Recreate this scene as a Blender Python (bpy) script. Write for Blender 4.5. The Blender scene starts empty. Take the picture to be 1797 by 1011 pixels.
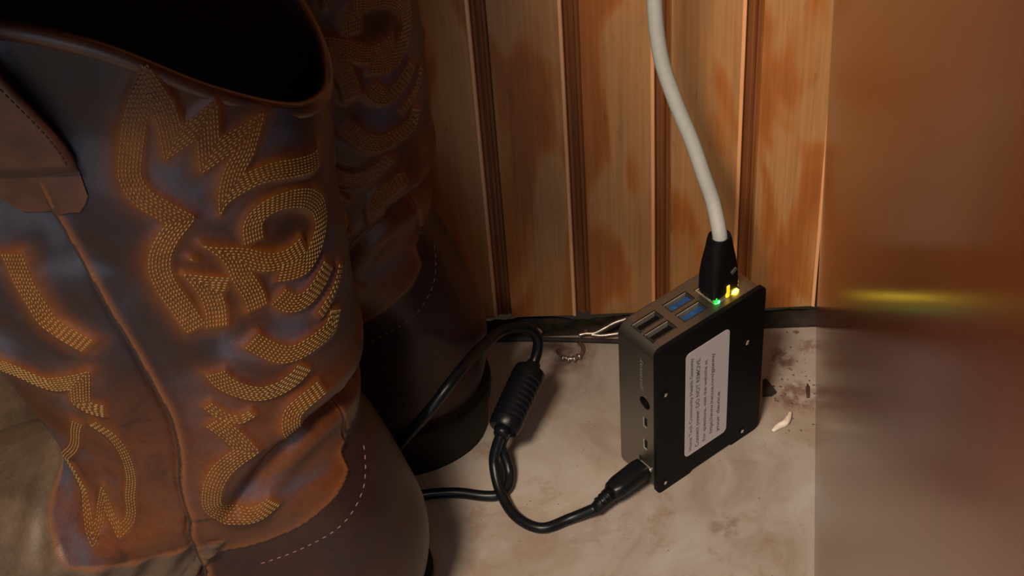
import bpy, bmesh, math, random
import numpy as np
from mathutils import Vector, Matrix
from mathutils.kdtree import KDTree
random.seed(4)
S = bpy.context.scene
C = S.collection
MM = 0.001

# ------------------------------------------------------------------ camera
cam_d = bpy.data.cameras.new('camera')
cam = bpy.data.objects.new('camera', cam_d); C.objects.link(cam)
cam_d.sensor_width = 36; cam_d.lens = 57.95; cam_d.clip_start = 0.01; cam_d.clip_end = 20
_y, _p, _r = 0.067839, 0.738724, -0.08297
_f = Vector((-math.sin(_y)*math.cos(_p), math.cos(_y)*math.cos(_p), -math.sin(_p)))
_r0 = Vector((math.cos(_y), math.sin(_y), 0)); _u0 = _r0.cross(_f)
_rt = _r0*math.cos(_r) + _u0*math.sin(_r); _up = -_r0*math.sin(_r) + _u0*math.cos(_r)
M = Matrix((_rt, _up, -_f)).transposed().to_4x4(); M.translation = Vector((-25.698, -507.519, 598.849))*MM
cam.matrix_world = M
S.camera = cam

# ------------------------------------------------------------------ world, lights, exposure
W = bpy.data.worlds.new('world'); S.world = W; W.use_nodes = True
W.node_tree.nodes['Background'].inputs[0].default_value = (1.0, 0.72, 0.5, 1)
W.node_tree.nodes['Background'].inputs[1].default_value = 0.02
S.view_settings.view_transform = 'Standard'; S.view_settings.look = 'None'
S.view_settings.gamma = 1; S.view_settings.use_curve_mapping = False
S.view_settings.exposure = 0.06
def area(name, loc, target, size, power, col):
    l = bpy.data.lights.new(name, 'AREA'); l.shape = 'SQUARE'; l.size = size; l.energy = power; l.color = col
    o = bpy.data.objects.new(name, l); C.objects.link(o); o.location = loc
    o.rotation_euler = (Vector(target) - Vector(loc)).to_track_quat('-Z', 'Y').to_euler()
    return o
area('room_lamp', (-0.34, -0.92, 1.40), (0.02, 0.02, 0.03), 0.26, 29.0, (1.0, 0.79, 0.58))
area('window_daylight', (-0.10, -0.75, 0.24), (0.04, -0.15, 0.0), 0.24, 0.60, (0.58, 0.78, 1.0))

# ------------------------------------------------------------------ helpers
def tag(o, label=None, cat=None, group=None, kind=None):
    if label: o['label'] = label
    if cat: o['category'] = cat
    if group: o['group'] = group
    if kind: o['kind'] = kind
    return o
def empty(name, loc=(0, 0, 0), rz=0.0, parent=None):
    o = bpy.data.objects.new(name, None); C.objects.link(o); o.empty_display_size = 0.02
    o.location = Vector(loc)*MM; o.rotation_euler = (0, 0, rz); o.parent = parent
    return o
def link_mesh(name, me, m, parent=None, smooth=True):
    if m is not None:
        for k in (m if isinstance(m, (list, tuple)) else [m]): me.materials.append(k)
    if smooth: me.shade_smooth()
    o = bpy.data.objects.new(name, me); C.objects.link(o); o.parent = parent
    return o
def obj(name, bm, m, parent=None, smooth=False, angle=None):
    bmesh.ops.recalc_face_normals(bm, faces=bm.faces[:])
    bm.transform(Matrix.Scale(MM, 4))
    me = bpy.data.meshes.new(name); bm.to_mesh(me); bm.free()
    if angle is not None:
        me.shade_smooth(); me.set_sharp_from_angle(angle=math.radians(angle))
        smooth = False
    return link_mesh(name, me, m, parent, smooth)
def add_box(bm, lo, hi, bevel=0.0, seg=2, mat=0):
    r = bmesh.ops.create_cube(bm, size=1.0)
    lo = Vector(lo); hi = Vector(hi); d = hi - lo; c = (hi + lo)/2
    for v in r['verts']: v.co = Vector((v.co.x*d.x, v.co.y*d.y, v.co.z*d.z)) + c
    fs = {f for v in r['verts'] for f in v.link_faces}
    for f in fs: f.material_index = mat
    if bevel:
        es = {e for v in r['verts'] for e in v.link_edges}
        bmesh.ops.bevel(bm, geom=list(es), offset=bevel, segments=seg, affect='EDGES', profile=0.5)
def catmull(pts, n=8):
    P = [Vector(p) for p in pts]; P = [P[0]*2 - P[1]] + P + [P[-1]*2 - P[-2]]
    out = []
    for i in range(1, len(P) - 2):
        a, b, c, d = P[i - 1:i + 3]
        for k in range(n):
            t = k/n
            out.append(0.5*((2*b) + (c - a)*t + (2*a - 5*b + 4*c - d)*t*t + (3*b - a - 3*c + d)*t**3))
    out.append(P[-2]); return out
def add_tube(bm, pts, rad, seg=14, caps=True):
    n = len(pts); rings = []; up = Vector((0, 0, 1))
    for i, p in enumerate(pts):
        t = (pts[min(i + 1, n - 1)] - pts[max(i - 1, 0)]).normalized()
        if i == 0 and abs(t.dot(up)) > 0.95: up = Vector((1, 0, 0))
        s = (up - t*up.dot(t)).normalized(); up = s; b = t.cross(s)
        r = rad[i] if hasattr(rad, '__len__') else rad
        rings.append([bm.verts.new(p + (s*math.cos(2*math.pi*k/seg) + b*math.sin(2*math.pi*k/seg))*r) for k in range(seg)])
    for a, b in zip(rings, rings[1:]):
        for k in range(seg): bm.faces.new((a[k], a[(k + 1) % seg], b[(k + 1) % seg], b[k]))
    if caps: bm.faces.new(rings[0]); bm.faces.new(rings[-1][::-1])
def loft(bm, rings, caps=True):
    R = [[bm.verts.new(p) for p in r] for r in rings]
    n = len(R[0])
    for a, b in zip(R, R[1:]):
        for k in range(n): bm.faces.new((a[k], a[(k + 1) % n], b[(k + 1) % n], b[k]))
    if caps: bm.faces.new(R[0]); bm.faces.new(R[-1][::-1])
def rrect(w, h, r, n=6, cx=0.0, cy=0.0):
    out = []
    for sx, sy, a0 in ((1, 1, 0), (-1, 1, 90), (-1, -1, 180), (1, -1, 270)):
        for k in range(n + 1):
            a = math.radians(a0 + 90*k/n)
            out.append((cx + sx*(w/2 - r) + r*math.cos(a), cy + sy*(h/2 - r) + r*math.sin(a)))
    return out

# ------------------------------------------------------------------ materials
class Mat:
    def __init__(s, name):
        s.m = bpy.data.materials.new(name); s.m.use_nodes = True; s.t = s.m.node_tree; s.b = s.t.nodes['Principled BSDF']
        s.co = None
    def n(s, typ, **kw):
        x = s.t.nodes.new(typ)
        for k, v in kw.items(): setattr(x, k, v)
        return x
    def l(s, a, b): s.t.links.new(a, b)
    def coords(s, scale=(1, 1, 1), loc=(0, 0, 0)):
        tc = s.n('ShaderNodeTexCoord'); mp = s.n('ShaderNodeMapping')
        mp.inputs['Scale'].default_value = [1000*k for k in scale]; mp.inputs['Location'].default_value = loc
        s.l(tc.outputs['Object'], mp.inputs['Vector']); return mp.outputs['Vector']
    def noise(s, co, scale, detail=4, rough=0.55, dist=0.0):
        x = s.n('ShaderNodeTexNoise'); x.inputs['Scale'].default_value = scale; x.inputs['Detail'].default_value = detail
        x.inputs['Roughness'].default_value = rough; x.inputs['Distortion'].default_value = dist
        s.l(co, x.inputs['Vector']); return x.outputs['Fac']
    def ramp(s, fac, stops):
        x = s.n('ShaderNodeValToRGB'); e = x.color_ramp.elements
        while len(e) < len(stops): e.new(0.5)
        for k, (p, c) in zip(e, stops): k.position = p; k.color = (*c, 1) if len(c) == 3 else c
        s.l(fac, x.inputs['Fac']); return x.outputs['Color']
    def mix(s, fac, a, b, blend='MIX'):
        x = s.n('ShaderNodeMix', data_type='RGBA', blend_type=blend)
        for sock, v in ((x.inputs[0], fac), (x.inputs[6], a), (x.inputs[7], b)):
            if isinstance(v, (int, float)): sock.default_value = v
            elif isinstance(v, tuple): sock.default_value = (*v, 1)
            else: s.l(v, sock)
        return x.outputs[2]
    def math(s, op, a, b=0.0, clamp=False):
        x = s.n('ShaderNodeMath', operation=op); x.use_clamp = clamp
        for sock, v in ((x.inputs[0], a), (x.inputs[1], b)):
            if isinstance(v, (int, float)): sock.default_value = v
            else: s.l(v, sock)
        return x.outputs[0]
    def attr(s, name):
        x = s.n('ShaderNodeAttribute'); x.attribute_name = name; return x.outputs['Fac']
    def bump(s, h, strength=0.3, dist=0.0005):
        x = s.n('ShaderNodeBump'); x.inputs['Strength'].default_value = strength; x.inputs['Distance'].default_value = dist
        s.l(h, x.inputs['Height']); s.l(x.outputs['Normal'], s.b.inputs['Normal'])
    def set(s, **kw):
        for k, v in kw.items():
            k = k.replace('_', ' ')
            if isinstance(v, tuple): s.b.inputs[k].default_value = (*v, 1)
            elif isinstance(v, (int, float)): s.b.inputs[k].default_value = v
            else: s.l(v, s.b.inputs[k])
        return s
def flat(name, col, rough=0.5, metal=0.0, spec=0.5, var=0.15, nscale=0.4):
    m = Mat(name); co = m.coords(); f = m.noise(co, nscale, 3)
    c = m.ramp(f, [(0.3, tuple(k*(1 - var) for k in col)), (0.7, tuple(min(1, k*(1 + var)) for k in col))])
    m.set(Base_Color=c, Roughness=rough, Metallic=metal); m.b.inputs['Specular IOR Level'].default_value = spec
    m.bump(m.noise(co, 2.5, 2), 0.12, 0.0002)
    return m.m

def wall_wood():
    m = Mat('beadboard_wood')
    co = m.coords((1, 1, 0.33)); f = m.noise(co, 0.036, 2, 0.4, 0.7)
    base = m.ramp(f, [(0.38, (0.36, 0.125, 0.032)), (0.45, (0.43, 0.16, 0.042)), (0.51, (0.47, 0.245, 0.10)), (0.7, (0.42, 0.225, 0.095))])
    g = m.noise(m.coords((1, 1, 0.02)), 0.55, 4, 0.6)
    base = m.mix(0.5, base, m.ramp(g, [(0.3, (0.62, 0.55, 0.5)), (0.7, (1.15, 1.1, 1.05))]), 'MULTIPLY')
    sp = m.noise(m.coords((1, 1, 0.25)), 0.25, 3, 0.7)
    base = m.mix(m.math('MULTIPLY', m.math('SUBTRACT', sp, 0.62, True), 3.0, True), base, (0.16, 0.06, 0.03))
    m.set(Base_Color=base, Roughness=0.48); m.b.inputs['Specular IOR Level'].default_value = 0.35
    m.bump(g, 0.25, 0.0003)
    return m.m
def lit_edge_wood():
    m = Mat('lit_plank_edge'); co = m.coords((1, 1, 0.05)); f = m.noise(co, 0.3, 4)  # bright edge highlight painted into the arris colour
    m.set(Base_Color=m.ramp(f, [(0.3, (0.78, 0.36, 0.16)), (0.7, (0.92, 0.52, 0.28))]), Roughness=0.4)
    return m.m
def channel_wood():
    m = Mat('dark_channel_wood'); co = m.coords((1, 1, 0.03)); f = m.noise(co, 0.4, 4)  # darker brown than the plank faces
    m.set(Base_Color=m.ramp(f, [(0.3, (0.17, 0.055, 0.018)), (0.7, (0.27, 0.10, 0.035))]), Roughness=0.5)
    return m.m
def floor_stone():
    m = Mat('worn_stone_floor'); co = m.coords()
    f = m.noise(co, 0.022, 7, 0.66, 0.8)
    c = m.ramp(f, [(0.3, (0.24, 0.18, 0.145)), (0.5, (0.32, 0.28, 0.25)), (0.7, (0.38, 0.36, 0.34))])
    sm = m.noise(m.coords((1, 1, 1), (31, 7, 2)), 0.045, 5, 0.7)
    c = m.mix(m.math('MULTIPLY', m.math('SUBTRACT', sm, 0.56, True), 3.5, True), c, (0.20, 0.10, 0.055))
    sp = m.noise(co, 0.22, 3, 0.7)
    c = m.mix(m.math('MULTIPLY', m.math('SUBTRACT', sp, 0.66, True), 5.0, True), c, (0.10, 0.06, 0.045))
    # dirt trodden into the floor beside the small computer
    tc = m.n('ShaderNodeTexCoord')
    for (x, y, r, k) in ((68, 88, 9, .85), (73, 62, 12, .8), (82, 96, 7, .6), (66, 57, 8, .5), (-40, 96, 16, .55), (30, -20, 9, .4)):
        d = m.n('ShaderNodeVectorMath', operation='DISTANCE'); m.l(tc.outputs['Object'], d.inputs[0]); d.inputs[1].default_value = (x*MM, y*MM, 0)
        q = m.math('SUBTRACT', 1.0, m.math('DIVIDE', d.outputs['Value'], r*MM), True)
        nz = m.noise(m.coords((1, 1, 1), (x, y, 0)), 0.16, 4, 0.7)
        q = m.math('MULTIPLY', m.math('MULTIPLY', q, 2.2, True), m.math('MULTIPLY', m.math('SUBTRACT', nz, 0.42, True), 7.0, True))
        c = m.mix(m.math('MULTIPLY', q, k), c, (0.13, 0.065, 0.05))
    m.set(Base_Color=c, Roughness=m.math('ADD', m.math('MULTIPLY', f, 0.3), 0.42))
    m.b.inputs['Specular IOR Level'].default_value = 0.4
    m.bump(m.noise(co, 0.15, 5, 0.7), 0.3, 0.0006)
    return m.m
def panel_wood():
    m = Mat('glossy_reddish_wood'); g = m.noise(m.coords((1, 1, 0.03)), 0.10, 4, 0.6)
    f = m.noise(m.coords((1, 1, 0.25)), 0.02, 3)
    c = m.ramp(g, [(0.3, (0.10, 0.020, 0.005)), (0.7, (0.17, 0.036, 0.009))])
    c = m.mix(f, c, (0.12, 0.033, 0.010))
    m.set(Base_Color=c, Roughness=0.17); m.b.inputs['Specular IOR Level'].default_value = 0.24
    return m.m
def leather(name='boot_leather'):
    m = Mat(name); co = m.coords()
    f = m.noise(co, 0.026, 2, 0.45, 0.5)
    dark = m.ramp(f, [(0.30, (0.036, 0.011, 0.006)), (0.44, (0.018, 0.009, 0.010)), (0.54, (0.020, 0.018, 0.028)), (0.66, (0.052, 0.062, 0.098))])  # blue-grey stops paint a cool sheen into the leather colour
    warm = m.ramp(m.noise(co, 0.05, 4, 0.6), [(0.3, (0.085, 0.020, 0.005)), (0.7, (0.19, 0.060, 0.010))])
    c = m.mix(m.attr('tan'), dark, warm)
    brown = m.ramp(m.noise(co, 0.045, 4, 0.6, 0.5), [(0.3, (0.040, 0.012, 0.008)), (0.42, (0.11, 0.031, 0.009)), (0.55, (0.13, 0.042, 0.014)), (0.72, (0.07, 0.035, 0.025))])
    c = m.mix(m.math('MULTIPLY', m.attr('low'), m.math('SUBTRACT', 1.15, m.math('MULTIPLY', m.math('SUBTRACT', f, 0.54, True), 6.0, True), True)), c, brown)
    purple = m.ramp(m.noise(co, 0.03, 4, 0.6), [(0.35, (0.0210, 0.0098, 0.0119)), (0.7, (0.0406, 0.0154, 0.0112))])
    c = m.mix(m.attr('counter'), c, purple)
    c = m.mix(m.attr('vamp'), c, m.ramp(m.noise(co, 0.05, 4), [(0.3, (0.065, 0.045, 0.032)), (0.7, (0.13, 0.092, 0.065))]))
    c = m.mix(m.math('MULTIPLY', m.attr('edge'), 0.8), c, (0.20, 0.075, 0.028))
    fine = m.noise(co, 0.7, 5, 0.7)
    c = m.mix(0.5, c, m.ramp(fine, [(0.3, (0.6, 0.6, 0.6)), (0.7, (1.25, 1.25, 1.25))]), 'MULTIPLY')
    m.set(Base_Color=c, Roughness=m.math('ADD', m.math('MULTIPLY', f, 0.25), 0.26)); m.b.inputs['Specular IOR Level'].default_value = 0.33
    m.bump(fine, 0.3, 0.0004)
    return m.m
M_WALL, M_EDGE, M_CHAN, M_FLOOR, M_PANEL, M_LEATHER = wall_wood(), lit_edge_wood(), channel_wood(), floor_stone(), panel_wood(), leather()
M_STRAP = flat('strap_leather', (0.0665, 0.0238, 0.0126), 0.42, var=0.4, nscale=0.08)
M_LINING = flat('boot_lining', (0.035, 0.016, 0.010), 0.8, var=0.3)
M_THREAD = flat('tan_thread', (0.20, 0.13, 0.045), 0.42, var=0.25)
M_DTHREAD = flat('dark_thread', (0.03, 0.015, 0.01), 0.6)
M_PTHREAD = flat('pale_thread', (0.17, 0.10, 0.09), 0.5)
M_SOLE = flat('boot_sole_rubber', (0.012, 0.008, 0.006), 0.65, spec=.25)
M_GRIME = flat('dark_grime', (0.022, 0.015, 0.012), 0.8, var=0.7, nscale=0.12)
M_BLACK = flat('matte_black_plastic', (0.0035, 0.004, 0.005), 0.55, spec=0.16)
M_CORD = flat('black_cord_jacket', (0.005, 0.006, 0.008), 0.34, spec=0.24)
M_RUBBER = flat('black_boot_rubber', (0.004, 0.004, 0.005), 0.55, spec=0.2)
M_ALU = flat('grey_anodised_metal', (0.26, 0.245, 0.22), 0.42, metal=0.95, var=0.06, nscale=1.2)
M_STEEL = flat('bright_port_steel', (0.62, 0.60, 0.55), 0.3, metal=0.7)
M_DSTEEL = flat('shaded_port_steel', (0.05, 0.048, 0.045), 0.5, metal=0.3)  # darker copy of the port steel, shade put into the colour
M_WIRE = flat('shiny_hook_metal', (0.42, 0.37, 0.32), 0.38, metal=0.95)
M_BLUE = flat('blue_port_plastic', (0.010, 0.075, 0.24), 0.4, var=.5, nscale=.5)
M_WHITE = flat('white_cable_jacket', (0.42, 0.44, 0.43), 0.5, var=0.05)
M_LABEL = flat('white_label_paper', (0.52, 0.50, 0.54), 0.6, var=0.04)
M_INK = flat('grey_ink', (0.10, 0.095, 0.105), 0.7)
M_EMBOSS = flat('pale_print', (0.16, 0.15, 0.16), 0.5)
M_SCREW = flat('screw_metal', (0.55, 0.52, 0.45), 0.35, metal=0.6)
M_CHIP = flat('white_chip', (0.72, 0.66, 0.58), 0.6)
M_CLEAR = Mat('clear_plug_plastic').set(Base_Color=(0.95, 0.95, 0.9), Roughness=0.12, IOR=1.5, Transmission_Weight=0.9).m
def glow(name, col, s):
    m = Mat(name).set(Base_Color=col, Emission_Color=col, Emission_Strength=s); return m.m
M_GREEN, M_YELLOW = glow('green_led', (0.05, 1.0, 0.16), 7.0), glow('yellow_led', (1.0, 0.72, 0.04), 13.0)
M_YDIM, M_GDIM = glow('yellow_led_spill', (1.0, 0.55, 0.02), 1.0), glow('green_led_spill', (0.02, 0.8, 0.08), 0.7)  # emission stands in for LED light caught by the clear plug

# ------------------------------------------------------------------ the setting
WY = 121.5                                             # wall face
bm = bmesh.new(); add_box(bm, (-1500, -2200, -20), (400, 110, 0))
for e in bm.edges[:]: pass
fl = obj('floor', bm, M_FLOOR); tag(fl, kind='structure')
bm = bmesh.new()
n = 420; xs = np.linspace(-620, 400, n)
rows = []
for j in range(9):
    y = 108.5 + j*2.6
    rows.append([bm.verts.new((x, y, -5.0 + 2.2*math.sin(x*0.11 + j)*math.sin(x*0.037 + 2*j) + random.uniform(-.6, .6) + (3.0*math.exp(-((j - 4)/2.0)**2)*(0.5 + 0.5*math.sin(x*0.05 + 1.0))))) for x in xs])
for a, b in zip(rows, rows[1:]):
    for k in range(n - 1): bm.faces.new((a[k], a[k + 1], b[k + 1], b[k]))
o = obj('trim_1', bm, M_GRIME, smooth=True); tag(o, kind='structure')

wall = empty('wall_back'); tag(wall, kind='structure')
X0, SP, ZB, ZT = -78.13, 41.44, 3.8, 1300.0
def plank_section(x, w):
    # plan section of one board, running from its left side to its tongue: (dx, depth behind the face, material)
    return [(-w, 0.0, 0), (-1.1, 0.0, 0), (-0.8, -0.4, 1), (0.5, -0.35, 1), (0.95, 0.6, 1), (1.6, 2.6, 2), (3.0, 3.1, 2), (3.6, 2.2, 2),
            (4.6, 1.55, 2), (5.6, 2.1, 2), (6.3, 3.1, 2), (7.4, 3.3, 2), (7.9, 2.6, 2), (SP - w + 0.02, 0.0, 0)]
def plank_mesh(x, zb, zt):
    w = SP - 8.5
    sec = plank_section(x, w); bm = bmesh.new()
    rz = random.Random(int(x*7))
    ring = []
    for dx, d, mi in sec:
        jag = rz.uniform(-.5, .6)
        ring.append((bm.verts.new((x + dx, WY + d, zb + jag)), bm.verts.new((x + dx, WY + d, zt)), mi))
    for a, b in zip(ring, ring[1:]):
        f = bm.faces.new((a[0], b[0], b[1], a[1])); f.material_index = b[2] if b[2] else a[2] if a[2] == 2 and b[2] else b[2]
    bl = [bm.verts.new((x - w, WY + 9, zb)), bm.verts.new((x - w, WY + 9, zt))]
    br = [bm.verts.new((x + SP - w, WY + 9, zb)), bm.verts.new((x + SP - w, WY + 9, zt))]
    bm.faces.new((ring[0][0], ring[0][1], bl[1], bl[0])); bm.faces.new((ring[-1][0], br[0], br[1], ring[-1][1])); bm.faces.new((bl[0], bl[1], br[1], br[0]))
    bm.faces.new([r[0] for r in ring] + [br[0], bl[0]]); bm.faces.new([r[1] for r in ring][::-1] + [bl[1], br[1]])
    return bm
for i in range(-15, 7):
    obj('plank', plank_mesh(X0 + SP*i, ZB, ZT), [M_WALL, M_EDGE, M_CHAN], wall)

pw = empty('wall_right', (89.25, WY - 0.3, 0), -0.12722)  # local -y runs along the panel towards the viewer
pw.rotation_euler = (0, math.radians(-1.2), -0.12722)
tag(pw, kind='structure')
bm = bmesh.new(); add_box(bm, (0, -660, -0.4), (18, 0, 1300), 0.8, 2)
obj('panel', bm, M_PANEL, pw)

# added shelf, out of view, that shades the boots and the wall beside them
bm = bmesh.new(); add_box(bm, (-800, -250, 470), (-98, WY - 0.4, 488), 1.0, 1)
tag(obj('added_shade_shelf', bm, flat('shade_shelf_wood', (0.05, 0.022, 0.012), 0.6)), kind='structure')

# ------------------------------------------------------------------ cowboy boots
# ---- boot surface: phi runs round the boot (0 heel, pi/2 near side, pi toe), z is height; all in mm ----
BZ = np.array([28., 35, 50, 70, 90, 105, 118, 135, 150, 180, 230, 290, 360])
BXB = np.array([-104., -102, -99, -99, -104, -108, -112, -118, -118, -115.5, -113.5, -110, -105]) + 175
BXF = np.array([-402., -403, -388, -352, -306, -268, -243, -238, -240, -248, -260, -276, -290]) + 175
BHW = np.array([47., 50, 49, 47, 45, 43.5, 42, 42, 44, 47, 50.5, 53.5, 55])
GX = np.array([0, .1, .2, .35, .5, .65, .8, .9, 1.])
GW = np.array([1.15, 1.1, .92, .78, .86, 1.04, 1.12, 1.1, 1.])
RIM_PHI = np.radians([0, 25, 50, 75, 90, 105, 130, 155, 180])
RIM_Z = np.array([288., 298, 318, 344, 352, 346, 322, 300, 288])
def smooth_table(x, X, Y):
    x = np.clip(x, X[0], X[-1])
    m = np.gradient(Y, X)
    i = np.clip(np.searchsorted(X, x) - 1, 0, len(X) - 2)
    h = X[i + 1] - X[i]; t = (x - X[i]) / h
    return (Y[i]*(2*t**3 - 3*t**2 + 1) + m[i]*h*(t**3 - 2*t**2 + t) + Y[i + 1]*(3*t**2 - 2*t**3) + m[i + 1]*h*(t**3 - t**2))
def sstep(x, a, b):
    t = np.clip((x - a) / (b - a), 0, 1); return t*t*(3 - 2*t)
def boot_point(phi, z):
    phi = np.asarray(phi, float); z = np.asarray(z, float)
    xb = smooth_table(z, BZ, BXB); xf = smooth_table(z, BZ, BXF); hw = smooth_table(z, BZ, BHW)
    c, s = np.cos(phi), np.sin(phi)
    n = 2 / 2.25
    cx = np.sign(c) * np.abs(c)**n; sy = np.sign(s) * np.abs(s)**n
    x = (xb + xf)/2 + (xb - xf)/2*cx
    t = np.clip((xb - x)/(xb - xf), 0, 1)
    k = 1 - sstep(z, 85., 125.)
    g = 1 + k*(smooth_table(t, GX, GW) - 1)
    return np.stack([x, -hw*g*sy, z + 0*x], -1)
def boot_param(P):
    z = P[..., 2]
    xb = smooth_table(z, BZ, BXB); xf = smooth_table(z, BZ, BXF); hw = smooth_table(z, BZ, BHW)
    x = P[..., 0]
    t = np.clip((xb - x)/(xb - xf), 0, 1)
    k = 1 - sstep(z, 85., 125.)
    g = 1 + k*(smooth_table(t, GX, GW) - 1)
    cx = (x - (xb + xf)/2)/((xb - xf)/2); sy = -P[..., 1]/(hw*g)
    e = 2.25/2
    return np.arctan2(np.sign(sy)*np.abs(sy)**e, np.sign(cx)*np.abs(cx)**e), z
def boot_implicit(P):
    z = P[..., 2]
    xb = smooth_table(z, BZ, BXB); xf = smooth_table(z, BZ, BXF); hw = smooth_table(z, BZ, BHW)
    x = P[..., 0]
    t = np.clip((xb - x)/(xb - xf), 0, 1)
    k = 1 - sstep(z, 85., 125.)
    g = 1 + k*(smooth_table(t, GX, GW) - 1)
    return np.abs((x - (xb + xf)/2)/((xb - xf)/2))**2.25 + np.abs(P[..., 1]/(hw*g))**2.25 - 1
def rim_height(phi):
    return smooth_table(np.abs((np.asarray(phi) + np.pi) % (2*np.pi) - np.pi), RIM_PHI, RIM_Z)

TR = {
    'A': [(1.177,227.5),(1.186,229.1),(1.21,237.7),(1.24,247.6),(1.245,255.5),(1.222,261.5),(1.175,266.7),(1.115,270.5),(1.075,273.4),(1.119,277.1),(1.174,282.5),(1.223,286.9),(1.239,293.0),(1.226,297.2),(1.193,305.5),(1.164,312.6),(1.131,318.8),(1.121,312.8),(1.123,305.3),(1.131,298.3),(1.062,301.1),(0.984,304.0),(0.997,297.0),(1.006,290.3),(0.922,293.4),(0.829,296.2),(0.906,289.4),(0.951,280.6),(0.97,271.1),(0.926,276.2),(0.802,279.1),(0.7,278.9),(0.531,273.9),(0.381,269.7),(0.302,269.8)],
    'B': [(0.884,255.8),(0.883,257.5),(0.878,262.8),(0.847,267.0),(0.771,270.5),(0.674,270.9),(0.55,268.8),(0.409,263.6),(0.291,255.2),(0.263,245.7),(0.316,240.1),(0.415,235.0),(0.544,231.5),(0.667,233.3),(0.758,235.8)],
    'C': [(0.951,227.3),(0.954,234.2),(0.977,240.3),(0.994,245.5),(0.994,250.0),(1.013,254.3),(1.049,258.6),(1.086,262.3),(1.055,259.9),(0.887,254.8),(0.764,247.5),(0.644,245.4),(0.534,246.6)],
    'D': [(1.176,225.6),(1.155,232.5),(1.154,239.4),(1.17,245.4),(1.185,249.5),(1.202,252.2),(1.17,251.0),(1.092,247.9),(0.995,244.7)],
    'E1': [(0.817,227.2),(0.755,221.0),(0.658,218.0),(0.545,218.5),(0.441,221.0),(0.313,224.9)],
    'E2': [(0.528,211.7),(0.417,214.5),(0.319,217.1),(0.22,222.0)],
    'E3': [(0.309,204.0),(0.406,197.9),(0.551,197.8),(0.737,197.8),(0.853,199.8),(0.944,205.3),(1.027,213.1)],
    'E4': [(1.26,202.1),(1.239,195.8),(1.157,189.6),(1.037,184.6),(0.9,184.6),(0.766,187.1),(0.676,190.6)],
    'E5': [(1.334,186.0),(1.27,178.7),(1.172,175.4),(1.079,177.8)],
    'E6': [(1.274,180.2),(1.216,174.3),(1.155,166.8),(1.117,161.3),(1.235,156.6),(1.326,151.5),(1.395,144.5),(1.44,133.4),(1.408,126.6),(1.329,125.6),(1.168,130.6)],
    'E7': [(0.639,182.2),(0.801,180.0),(0.9,177.0),(0.944,171.9),(0.952,166.3),(0.931,161.1)],
    'F1': [(1.82,264.3),(1.825,260.0),(1.846,249.8),(1.842,242.7),(1.837,232.5),(1.776,226.2),(1.699,219.7)],
    'F2': [(2.354,200.1),(2.189,201.2),(2.077,198.1),(1.983,196.8),(1.87,199.7),(1.922,190.9),(1.865,185.9),(1.781,184.4)],
    'F3': [(1.902,178.9),(1.829,172.3),(1.827,162.6),(1.88,148.7),(2.008,129.1),(2.009,116.1),(2.134,121.4),(2.16,135.0),(2.273,122.1),(2.131,112.5),(2.344,120.3),(2.406,130.1),(2.494,140.6),(2.188,156.2),(1.957,178.1)],
    'counter': [(0.412,155.9),(0.401,153.2),(0.331,138.8),(0.494,133.6),(0.533,124.8),(0.703,118.4),(0.91,112.9),(1.073,105.2),(1.241,93.9),(1.39,91.2)],
    'cstitch': [(0.238,126.0),(0.375,119.2),(0.476,113.0),(0.652,106.2),(0.851,99.1),(1.025,88.7),(1.159,81.7)],
    'seam': [(1.571,296.8),(1.563,282.6),(1.534,242.0),(1.518,198.9),(1.503,183.1),(1.536,163.4),(1.604,141.6),(1.642,117.4),(1.463,96.2),(1.314,77.6)],
    'vamp': [(2.798,120.0),(2.669,115.9),(2.468,111.2),(2.195,105.3),(1.958,98.0),(1.774,98.7),(1.585,97.8),(1.505,101.9)],
    'crease': [(-0.13,153.3),(0.361,161.6),(0.746,160.2),(1.04,151.2),(1.243,137.6),(1.386,127.5)],
}
SIDE = dict(A=1, B=-1, C=-1, D=-1, E1=1, E2=-1, E3=-1, E4=1, E5=1, E6=-1, E7=1, F1=1, F2=1, F3=1)
def bnormal(phi, z):
    e = 0.004
    a = boot_point(phi + e, z) - boot_point(phi - e, z); b = boot_point(phi, z + .4) - boot_point(phi, z - .4)
    n = np.cross(b, a); return n/np.maximum(np.linalg.norm(n, axis=-1, keepdims=True), 1e-9)
def resample(P, step):
    d = np.r_[0, np.cumsum(np.linalg.norm(np.diff(P, axis=0), axis=1))]
    k = max(2, int(d[-1]/step) + 1); t = np.linspace(0, d[-1], k)
    return np.stack([np.interp(t, d, P[:, i]) for i in range(P.shape[1])], 1)
def soften(q, n=2):
    for _ in range(n):
        a = q[:-1]*.8 + q[1:]*.2; b = q[:-1]*.2 + q[1:]*.8
        q = np.r_[q[:1], np.stack([a, b], 1).reshape(-1, 2), q[-1:]]
    return q
def lift(q):
    return boot_point(q[:, 0], q[:, 1])
def turns(q):
    V = lift(q); a = V[1:-1] - V[:-2]; b = V[2:] - V[1:-1]
    c_ = (a*b).sum(1)/np.maximum(np.linalg.norm(a, axis=1)*np.linalg.norm(b, axis=1), 1e-9)
    return np.r_[False, c_ < math.cos(math.radians(48)), False]
def soften_keep(q):
    # rounds the gentle bends, keeps the points of the zigzags sharp
    q = np.array(q, float); k = [0] + list(np.nonzero(turns(q))[0]) + [len(q) - 1]
    out = [q[:1]]
    for a, b in zip(k, k[1:]): out.append(soften(q[a:b + 1])[1:])
    return np.concatenate(out)
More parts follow.
